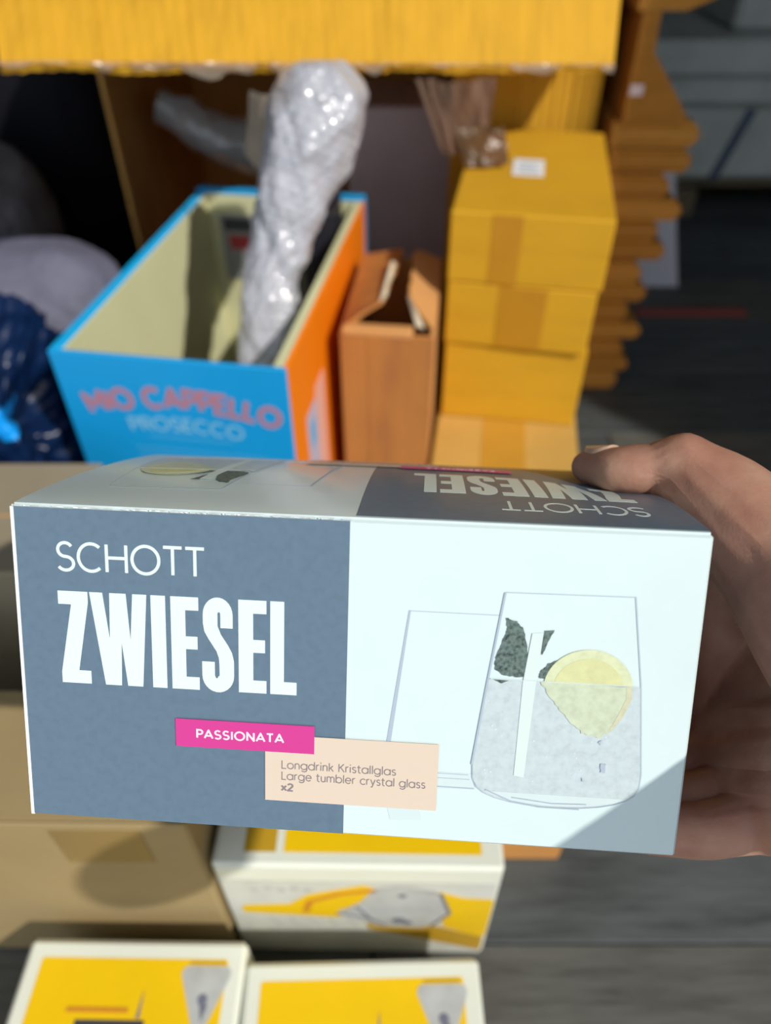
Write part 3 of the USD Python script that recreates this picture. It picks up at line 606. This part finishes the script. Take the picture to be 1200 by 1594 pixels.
part(sc, 'top_flap', fm, M['flute_card'], smooth=50, label='bright yellow corrugated flap')
rm, _ = ridged(np.array([[(.085, 1.030, .520), (.268, 1.020, .520)], [(.085, 1.030, .3), (.268, 1.020, .3)], [(.085, 1.030, .01), (.268, 1.020, .01)]]) - off, nx=160, seed=8, jag=0)
part(sc, 'right_flap', rm, M['flute_card'], smooth=50)
# torn tape along the lower edge of the flap
t_ = np.linspace(0, 1, 160); rg = np.random.default_rng(21)
e0, e1 = rows[-1, 0]-off, rows[-1, 1]-off
w_ = .0012 + .011*np.clip(meshkit.fbm(np.stack([t_*22, t_*0, t_*0], 1), 3, 5)-.46, 0, 1)*2
base = e0*(1-t_)[:, None] + e1*t_[:, None] + np.array([0, -.002, .006])
P = np.stack([base + np.array([0, -.0035, 0]) + np.array([0, .0005, -1])*(w_*k)[:, None] + np.array([0, -1., 0])*(.004*(meshkit.noise(np.stack([t_*60, t_*0+k*2, t_*0], 1), 2)-.5))[:, None] for k in np.linspace(0, 1.3, 5)], 0)
part(sc, 'torn_tape', grid_solid(P+np.array([0, -.0003, 0]), P+np.array([0, .0003, 0])), M['clear_tape'], smooth=60, label='torn clear tape')
# inside: mauve-grey box and a crumpled sheet of bubble wrap
single('grey_box', rbox(0, .24, 0, .15, 0, .364, .003), M['mauve_card'], 'mauve-grey box standing inside the shipping carton', 'box', loc=(-.055, 1.13, .007))
g1, g2 = np.meshgrid(np.linspace(0, 1, 60), np.linspace(0, 1, 30), indexing='ij')
cr = np.array([-.318, 1.13, .372])*(1-g1[..., None]) + np.array([-.150, 1.11, .300])*g1[..., None]
aa = g2*2*PI
rad = .030*(.6+.5*np.sin(PI*np.clip(g1, .08, .95)))*(1+.35*(meshkit.fbm(np.stack([g1*6, np.cos(aa), np.sin(aa)], -1), 3, 2)-.5)*2)
P = cr + rad[..., None]*(np.cos(aa)[..., None]*np.array([.35, 0, .93]) + np.sin(aa)[..., None]*np.array([0, 1., 0]))
bs = grid_solid(P, cr + (P-cr)*.9)
loc0 = np.array([-.24, 1.12, .10]); bs.apply_translation(-loc0)
tail = tube_grid([(-.165, 1.112, .012), (-.162, 1.110, .10), (-.160, 1.108, .20), (-.155, 1.108, .30)], [.026, .022, .026, .020], 60, 80, bubbles(seed=5)); tail.apply_translation(-loc0)
bw_ = thing('bubble_wrap_roll', 'crumpled bubble wrap sheet in the dark mouth of the shipping carton', 'bubble wrap', loc0)
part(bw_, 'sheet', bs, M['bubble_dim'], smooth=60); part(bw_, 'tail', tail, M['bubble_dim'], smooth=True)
# clear film hanging from the flap on to the yellow carton
def film_sheet(P0, P1, P2, P3, seed, amp=.010):
    a, b = np.meshgrid(np.linspace(0, 1, 22), np.linspace(0, 1, 34), indexing='ij')
    P0, P1, P2, P3 = map(np.array, (P0, P1, P2, P3))
    P = (P0*(1-a[..., None])+P1*a[..., None])*(1-b[..., None]) + (P3*(1-a[..., None])+P2*a[..., None])*b[..., None]
    w = (meshkit.fbm(np.stack([a*5, b*1.6, a*0+seed], -1), 3, seed)-.5)*2*amp
    P = P + np.array([0, 1., .15])*w[..., None]
    return grid_solid(P+np.array([0, -.0003, 0]), P+np.array([0, .0003, 0]))
hf = thing('hanging_film', 'clear plastic film hanging from the yellow flap beside the top carton', 'plastic film', (.08, .88, .384))
o_ = np.array([.08, .88, .384])
part(hf, 'sheet', film_sheet(np.array((.045, .855, .462))-o_, np.array((.118, .878, .461))-o_, np.array((.112, .868, .388))-o_, np.array((.073, .860, .392))-o_, 4), M['clear_film'], smooth=60)
part(hf, 'fold', film_sheet(np.array((.070, .862, .418))-o_, np.array((.130, .868, .416))-o_, np.array((.136, .846, .3855))-o_, np.array((.088, .838, .3850))-o_, 6, .006), M['shadow_film'], smooth=60)  # dark sheet laid where the shadow of the film falls
part(hf, 'strip', film_sheet(np.array((.030, .852, .466))-o_, np.array((.052, .858, .466))-o_, np.array((.073, .858, .395))-o_, np.array((.064, .856, .392))-o_, 9, .006), M['clear_film'], smooth=60)

# ------------------------------------------------------------------ stack of folded cartons in the shade at the right
zz = 0.0; rg = np.random.default_rng(17); k = 0
ords = ['lowest', 'second', 'third', 'fourth', 'fifth', 'sixth', 'seventh', 'eighth', 'ninth', 'tenth', 'eleventh', 'twelfth', 'thirteenth']
while zz < .372 and k < 13:
    h = [.034, .026, .031, .024, .036, .028, .030, .026, .033, .027, .030, .028, .03][k]
    xr = .376 + [-.004, .004, -.010, .010, -.014, .002, -.010, .004, -.012, .006, -.014, .006, .012][k] - .012*(zz < .2)
    prof = Polygon([(.276, 0), (xr-.008, 0), (xr, h*.35), (xr-.002, h*.7), (xr-.012, h), (.276, h)])
    m = trimesh.creation.extrude_polygon(prof, .25, engine='earcut'); v = m.vertices.copy(); m.vertices = np.stack([v[:, 0]-.276, v[:, 2], v[:, 1]], 1); m.invert()
    t = thing('folded_carton', f'folded brown carton, {ords[k]} from the floor in the ragged stack', 'box', (.284+.002*(k % 2), .985+rg.uniform(-.008, .008), zz), rg.uniform(-1.2, 1.2), 'folded cartons in the ragged stack')
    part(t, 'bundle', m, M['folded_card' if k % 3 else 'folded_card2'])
    part(t, 'crease', cat(trimesh.creation.box(bounds=[(.01, -.0008, h*.48), (xr-.276-.004, .0004, h*.54)])), M['dark_card'])
    zz += h + .0005; k += 1
t = thing('folded_carton', 'brown carton with a slanting right shoulder, on top of the ragged stack', 'box', (.292, .985, zz), 0, None)
prof = Polygon([(0, 0), (.082, 0), (.070, .018), (.022, .075), (.020, .115), (0, .115)])
m = trimesh.creation.extrude_polygon(prof, .22, engine='earcut'); v = m.vertices.copy(); m.vertices = np.stack([v[:, 0], v[:, 2], v[:, 1]], 1); m.invert()
part(t, 'body', m, M['folded_card']); part(t, 'label_strip', rbox(.002, .018, -.0008, .0005, .030, .042, .0002), M['mauve_card'])
t = thing('ragged_carton', 'brown carton with a ragged right end, at the very top right', 'box', (.285, .985, zz+.1155), 0)
prof = Polygon([(0, 0), (.055, -.0), (.085, .012), (.102, .020), (.112, .030), (.106, .034), (.100, .085), (0, .085)])
m = trimesh.creation.extrude_polygon(prof, .24, engine='earcut'); v = m.vertices.copy(); m.vertices = np.stack([v[:, 0], v[:, 2], v[:, 1]], 1); m.invert()
part(t, 'body', m, M['folded_card2'])
# white board leaning behind the stack
bd = thing('white_board', 'pale grey-white board leaning behind the ragged stack', 'board', (.44, 1.36, 0), 0)
pf = Polygon([(-.05, 0), (.135, 0), (.072, .215), (-.05, .215)]); m = trimesh.creation.extrude_polygon(pf, .012, engine='earcut'); v = m.vertices.copy(); m.vertices = np.stack([v[:, 0], -v[:, 2], v[:, 1]], 1)
part(bd, 'sheet', m, M['board'])

# ------------------------------------------------------------------ pallet with wrapped parcels at the back right
pl = thing('pallet', 'low weathered wooden pallet at the back right', 'pallet', (.60, 1.70, 0))
for k in range(5): part(pl, 'deck_board', rbox(0, .85, .02+k*.115, .02+k*.115+.095, .062, .082, .003), M['pallet'])
for x in (.02, .38, .74): part(pl, 'runner', rbox(x, x+.09, .0, .58, 0, .062, .003), M['pallet'])
def parcel(name, label, loc, sx, sy, sz, tapes):
    t = thing(name, label, 'parcel', loc); part(t, 'body', rbox(0, sx, 0, sy, 0, sz, .010), M['parcel'], smooth=30)
    for x, lean in tapes:
        m = rbox(x, x+.022, -.0012, .0005, 0.002, sz-.004, .0003); m.vertices[:, 0] += lean*m.vertices[:, 2]; part(t, 'strap', m, M['parcel_tape'])
    return t
parcel('grey_parcel', 'grey wrapped parcel on the pallet, blue strap across it', (.595, 1.70, .083), .80, .5, .148, [(.125, .30), (.5, 0)])
parcel('grey_parcel', 'long grey parcel lying on top of the strapped one', (.510, 1.69, .232), .88, .5, .050, [])
parcel('grey_parcel', 'flat grey parcel, upper layer of the back right pile', (.515, 1.70, .2825), .88, .5, .068, [])
parcel('grey_parcel', 'pale grey parcel at the top right corner, above the pile', (.72, 1.78, .351), .60, .4, .11, [])
single('red_strap', rbox(0, .205, 0, .024, 0, .006, .002), M['red_strap'], 'thin dull red strap on the dark floor', 'strap', loc=(.462, 1.225, .0005))

# ------------------------------------------------------------------ left side: sacks, cloth, blue bag
def lump(c, r, seed, amp, freq, sub=5, ridge=True, flat=None):
    m = trimesh.creation.icosphere(subdivisions=sub); d = m.vertices.copy()
    p = d*freq + seed*3.7
    nz = meshkit.fbm(p, 4, seed)
    if ridge: nz = 1-np.abs(nz*2-1)*1.6
    sq = np.sign(d)*np.abs(d)**.75
    v = sq*np.array(r)*(1+amp*(nz[:, None]-.5)*2)
    v[:, 2] = np.maximum(v[:, 2], -r[2]*.9)
    m.vertices = v; m.apply_translation((0, 0, r[2]*.9)); return m
bb_ = thing('blue_bag', 'crumpled blue plastic bag, shade painted navy with painted sunlit patches, left of the blue carton', 'bag', (-.452, .632, .002))
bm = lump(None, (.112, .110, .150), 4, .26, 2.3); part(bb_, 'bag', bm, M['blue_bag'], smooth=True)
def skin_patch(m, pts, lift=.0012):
    """a painted sunlit patch on the bag: the faces of the bag whose outward direction falls in the polygon (azimuth, height)"""
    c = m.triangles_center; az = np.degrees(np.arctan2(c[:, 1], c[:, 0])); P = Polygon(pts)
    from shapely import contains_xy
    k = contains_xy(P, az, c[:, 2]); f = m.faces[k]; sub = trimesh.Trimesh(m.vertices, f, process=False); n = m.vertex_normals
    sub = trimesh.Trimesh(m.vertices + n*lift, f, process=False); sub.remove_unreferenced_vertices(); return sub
part(bb_, 'panel', skin_patch(bm, [(-95, .13), (-62, .14), (-58, .215), (-88, .215)]), M['blue_sunlit'], smooth=True, label='bright blue patch, sunlight painted on')
part(bb_, 'panel', skin_patch(bm, [(-60, .235), (-25, .232), (-20, .250), (-55, .256)]), M['blue_sunlit'], smooth=True, label='bright blue strip, sunlight painted on')
single('lilac_cloth', lump(None, (.145, .095, .146), 9, .10, 2.0, ridge=False), M['lilac_cloth'], 'pale lilac cloth bundle behind the blue bag', 'cloth', smooth=True, loc=(-.470, .885, 0.002))
single('grey_sack', lump(None, (.14, .11, .185), 12, .10, 1.8, ridge=False), M['grey_sack'], 'grey sack standing in the shade at far left', 'sack', smooth=True, loc=(-.640, 1.09, 0.002))
single('black_sack', lump(None, (.36, .16, .36), 15, .08, 1.6, ridge=False), M['black_sack'], 'tall black sack behind the grey one', 'sack', smooth=True, loc=(-.78, 1.40, 0.002))

# ------------------------------------------------------------------ tan cartons at the lower left
t = thing('tan_carton', 'large tan carton under the left end of the gift box', 'box', (-.50, .188, 0), -.5)
part(t, 'body', rbox(0, .3835, 0, .09, 0, .230, .002), M['tan_card'])
part(t, 'packing_tape', rbox(.30, .355, -.0006, .0008, .175, .2302, .0002), M['tan_tape'])
part(t, 'flap_edge', rbox(.0, .3835, -.0012, .0010, .2225, .2306, .0008), M['tan_card'])
t = thing('beige_carton', 'beige carton farther back at the left edge, beside the blue carton', 'box', (-.62, .360, 0), 0)
part(t, 'body', rbox(0, .375, 0, .13, 0, .252, .002), M['beige_card'])
part(t, 'flap_seam', rbox(0, .375, .062, .0635, .2515, .2524, .0002), M['dark_card'])
t = carton('small_carton', 'small orange-brown carton on the floor beside the patterned yellow box', None, (.088, .255, 0), 0, .062, .10, .06, M['orange_card'], seam=False)
part(t, 'flap_seam', rbox(.0, .062, .049, .051, .0596, .0604, .0002), M['dark_card'])

# ------------------------------------------------------------------ yellow and white boxes at the bottom
def yw_top(t, sx, sy, sz, border, logo=True):
    part(t, 'yellow_panel', extr_at(sbox(border, border, sx-border, sy-border).buffer(-.002).buffer(.002), sz), M['yw_yellow'], label='yellow printed panel')
    if logo:
        lx, ly = sx*.835, sy - border - .0165
        tri = Polygon([(lx-.0165, ly+.011), (lx+.0165, ly+.011), (lx+.002, ly-.024), (lx-.002, ly-.024)]).buffer(-.003).buffer(.0045)
        lg = part(t, 'logo', extr_at(tri, sz+.0002), M['yw_grey'], label='grey rounded triangle logo')
        part(lg, 'figure', extr_at(unary_union([Point(lx, ly-.007).buffer(.0032), Polygon([(lx-.002, ly-.008), (lx+.004, ly-.010), (lx+.001, ly-.019)])]), sz+.0005), M['yw_dark'])
        part(lg, 'line', extr_at(sbox(lx-.012, ly+.0135, lx+.012, ly+.0150), sz+.0003), M['yw_amber'])
def extr_at(g, z, d=.0003):
    m = extrude(g, d); m.apply_translation((0, 0, z)); return m
def front_decal(g, k=1, d=.0002):
    m = extrude(g, d); v = m.vertices; m.vertices = np.stack([v[:, 0], -v[:, 2]-.0001-.0002*k, v[:, 1]], 1); m.invert(); return m
MW, MHt = .189, .1665
t = thing('patterned_box', 'upright white and yellow box with a grey picture on its front', 'box', (-.1125, .186, 0), -.9)
part(t, 'carton', rbox(0, MW, 0, .16, 0, MHt, .0025), M['yw_white'])
part(t, 'yellow_panel', extr_at(sbox(.046, .009, MW-.014, .15), MHt-.0001), M['yw_yellow'], label='yellow printed panel')
part(t, 'yellow_panel', extr_at(sbox(.020, .009, .041, .15), MHt-.0001), M['yw_amber'], label='amber printed panel')
part(t, 'front_print', front_decal(sbox(.003, .003, MW-.003, MHt*.86)), M['yw_face'])
part(t, 'yellow_print', front_decal(Polygon([(.012, .098), (.046, .102), (.060, .120), (.098, .138), (.108, .128), (.100, .108), (.078, .092), (.080, .078), (.012, .086)]).buffer(-.003).buffer(.004), 2), M['yw_yellow'])
part(t, 'yellow_print', front_decal(Polygon([(.146, .130), (.165, .118), (MW-.003, .116), (MW-.003, .040), (.156, .062), (.152, .095)]).buffer(-.003).buffer(.004), 2), M['yw_yellow'])
part(t, 'yellow_print', front_decal(Polygon([(.098, .066), (.150, .062), (MW-.003, .040), (MW-.003, .010), (.100, .055)]), 2), M['yw_amber'])
part(t, 'red_print', front_decal(LineString([(.056, .090), (.060, .108), (.080, .122), (.104, .130)]).buffer(.0025), 3), M['yw_red'])
part(t, 'picture', front_decal(Polygon([(.078, .086), (.096, .108), (.106, .132), (.122, .137), (.146, .130), (.152, .112), (.156, .090), (.150, .070), (.138, .060), (.110, .062), (.098, .070)]).buffer(-.004).buffer(.005), 3), M['yw_grey'], label='grey picture')
part(t, 'picture_line', front_decal(unary_union([LineString([(.078, .086), (.098, .080), (.112, .064)]).buffer(.0011), LineString([(.092, .100), (.104, .072)]).buffer(.001), LineString([(.150, .126), (.158, .090), (.146, .064)]).buffer(.0013), Point(.124, .122).buffer(.003), Point(.122, .074).buffer(.005), Point(.128, .070).buffer(.004)]), 4), M['yw_dark'])
for g_ in [Point(.024+.009*k, .128+.003*(k % 2)).buffer(.0032) for k in range(5)] + [LineString([(.030+.014*k, .074), (.036+.014*k, .058)]).buffer(.0011) for k in range(5)]: part(t, 'small_print', front_decal(g_, 2), M['yw_grey'])
YW = [('flat_box', 'flat yellow-topped white box in the bottom left corner', (-.2480, -.045, 0), -.8, .150, .212, .09), ('flat_box', 'flat yellow-topped white box at bottom centre, in front of the patterned one', (-.0905, -.055, 0), 1.2, .158, .207, .09)]
for nm, lab, lc, rz, sx, sy, sz in YW:
    t = thing(nm, lab, 'box', lc, rz, None)
    part(t, 'carton', rbox(0, sx, 0, sy, 0, sz, .003), M['yw_white'])
    yw_top(t, sx, sy, sz-.0001, .0115)
    part(t, 'tear_slit', extr_at(Polygon([(sx*.56, sy-.046), (sx*.572, sy-.030), (sx*.575, sy-.046)]), sz+.0003), M['yw_dark'])
    part(t, 'red_print', extr_at(sbox(sx*.25, sy-.043, sx*.52, sy-.040), sz+.0003), M['yw_red'])
    part(t, 'dark_print', extr_at(sbox(sx*.30, sy-.075, sx*.60, sy-.047), sz+.0003), M['label_dark'])
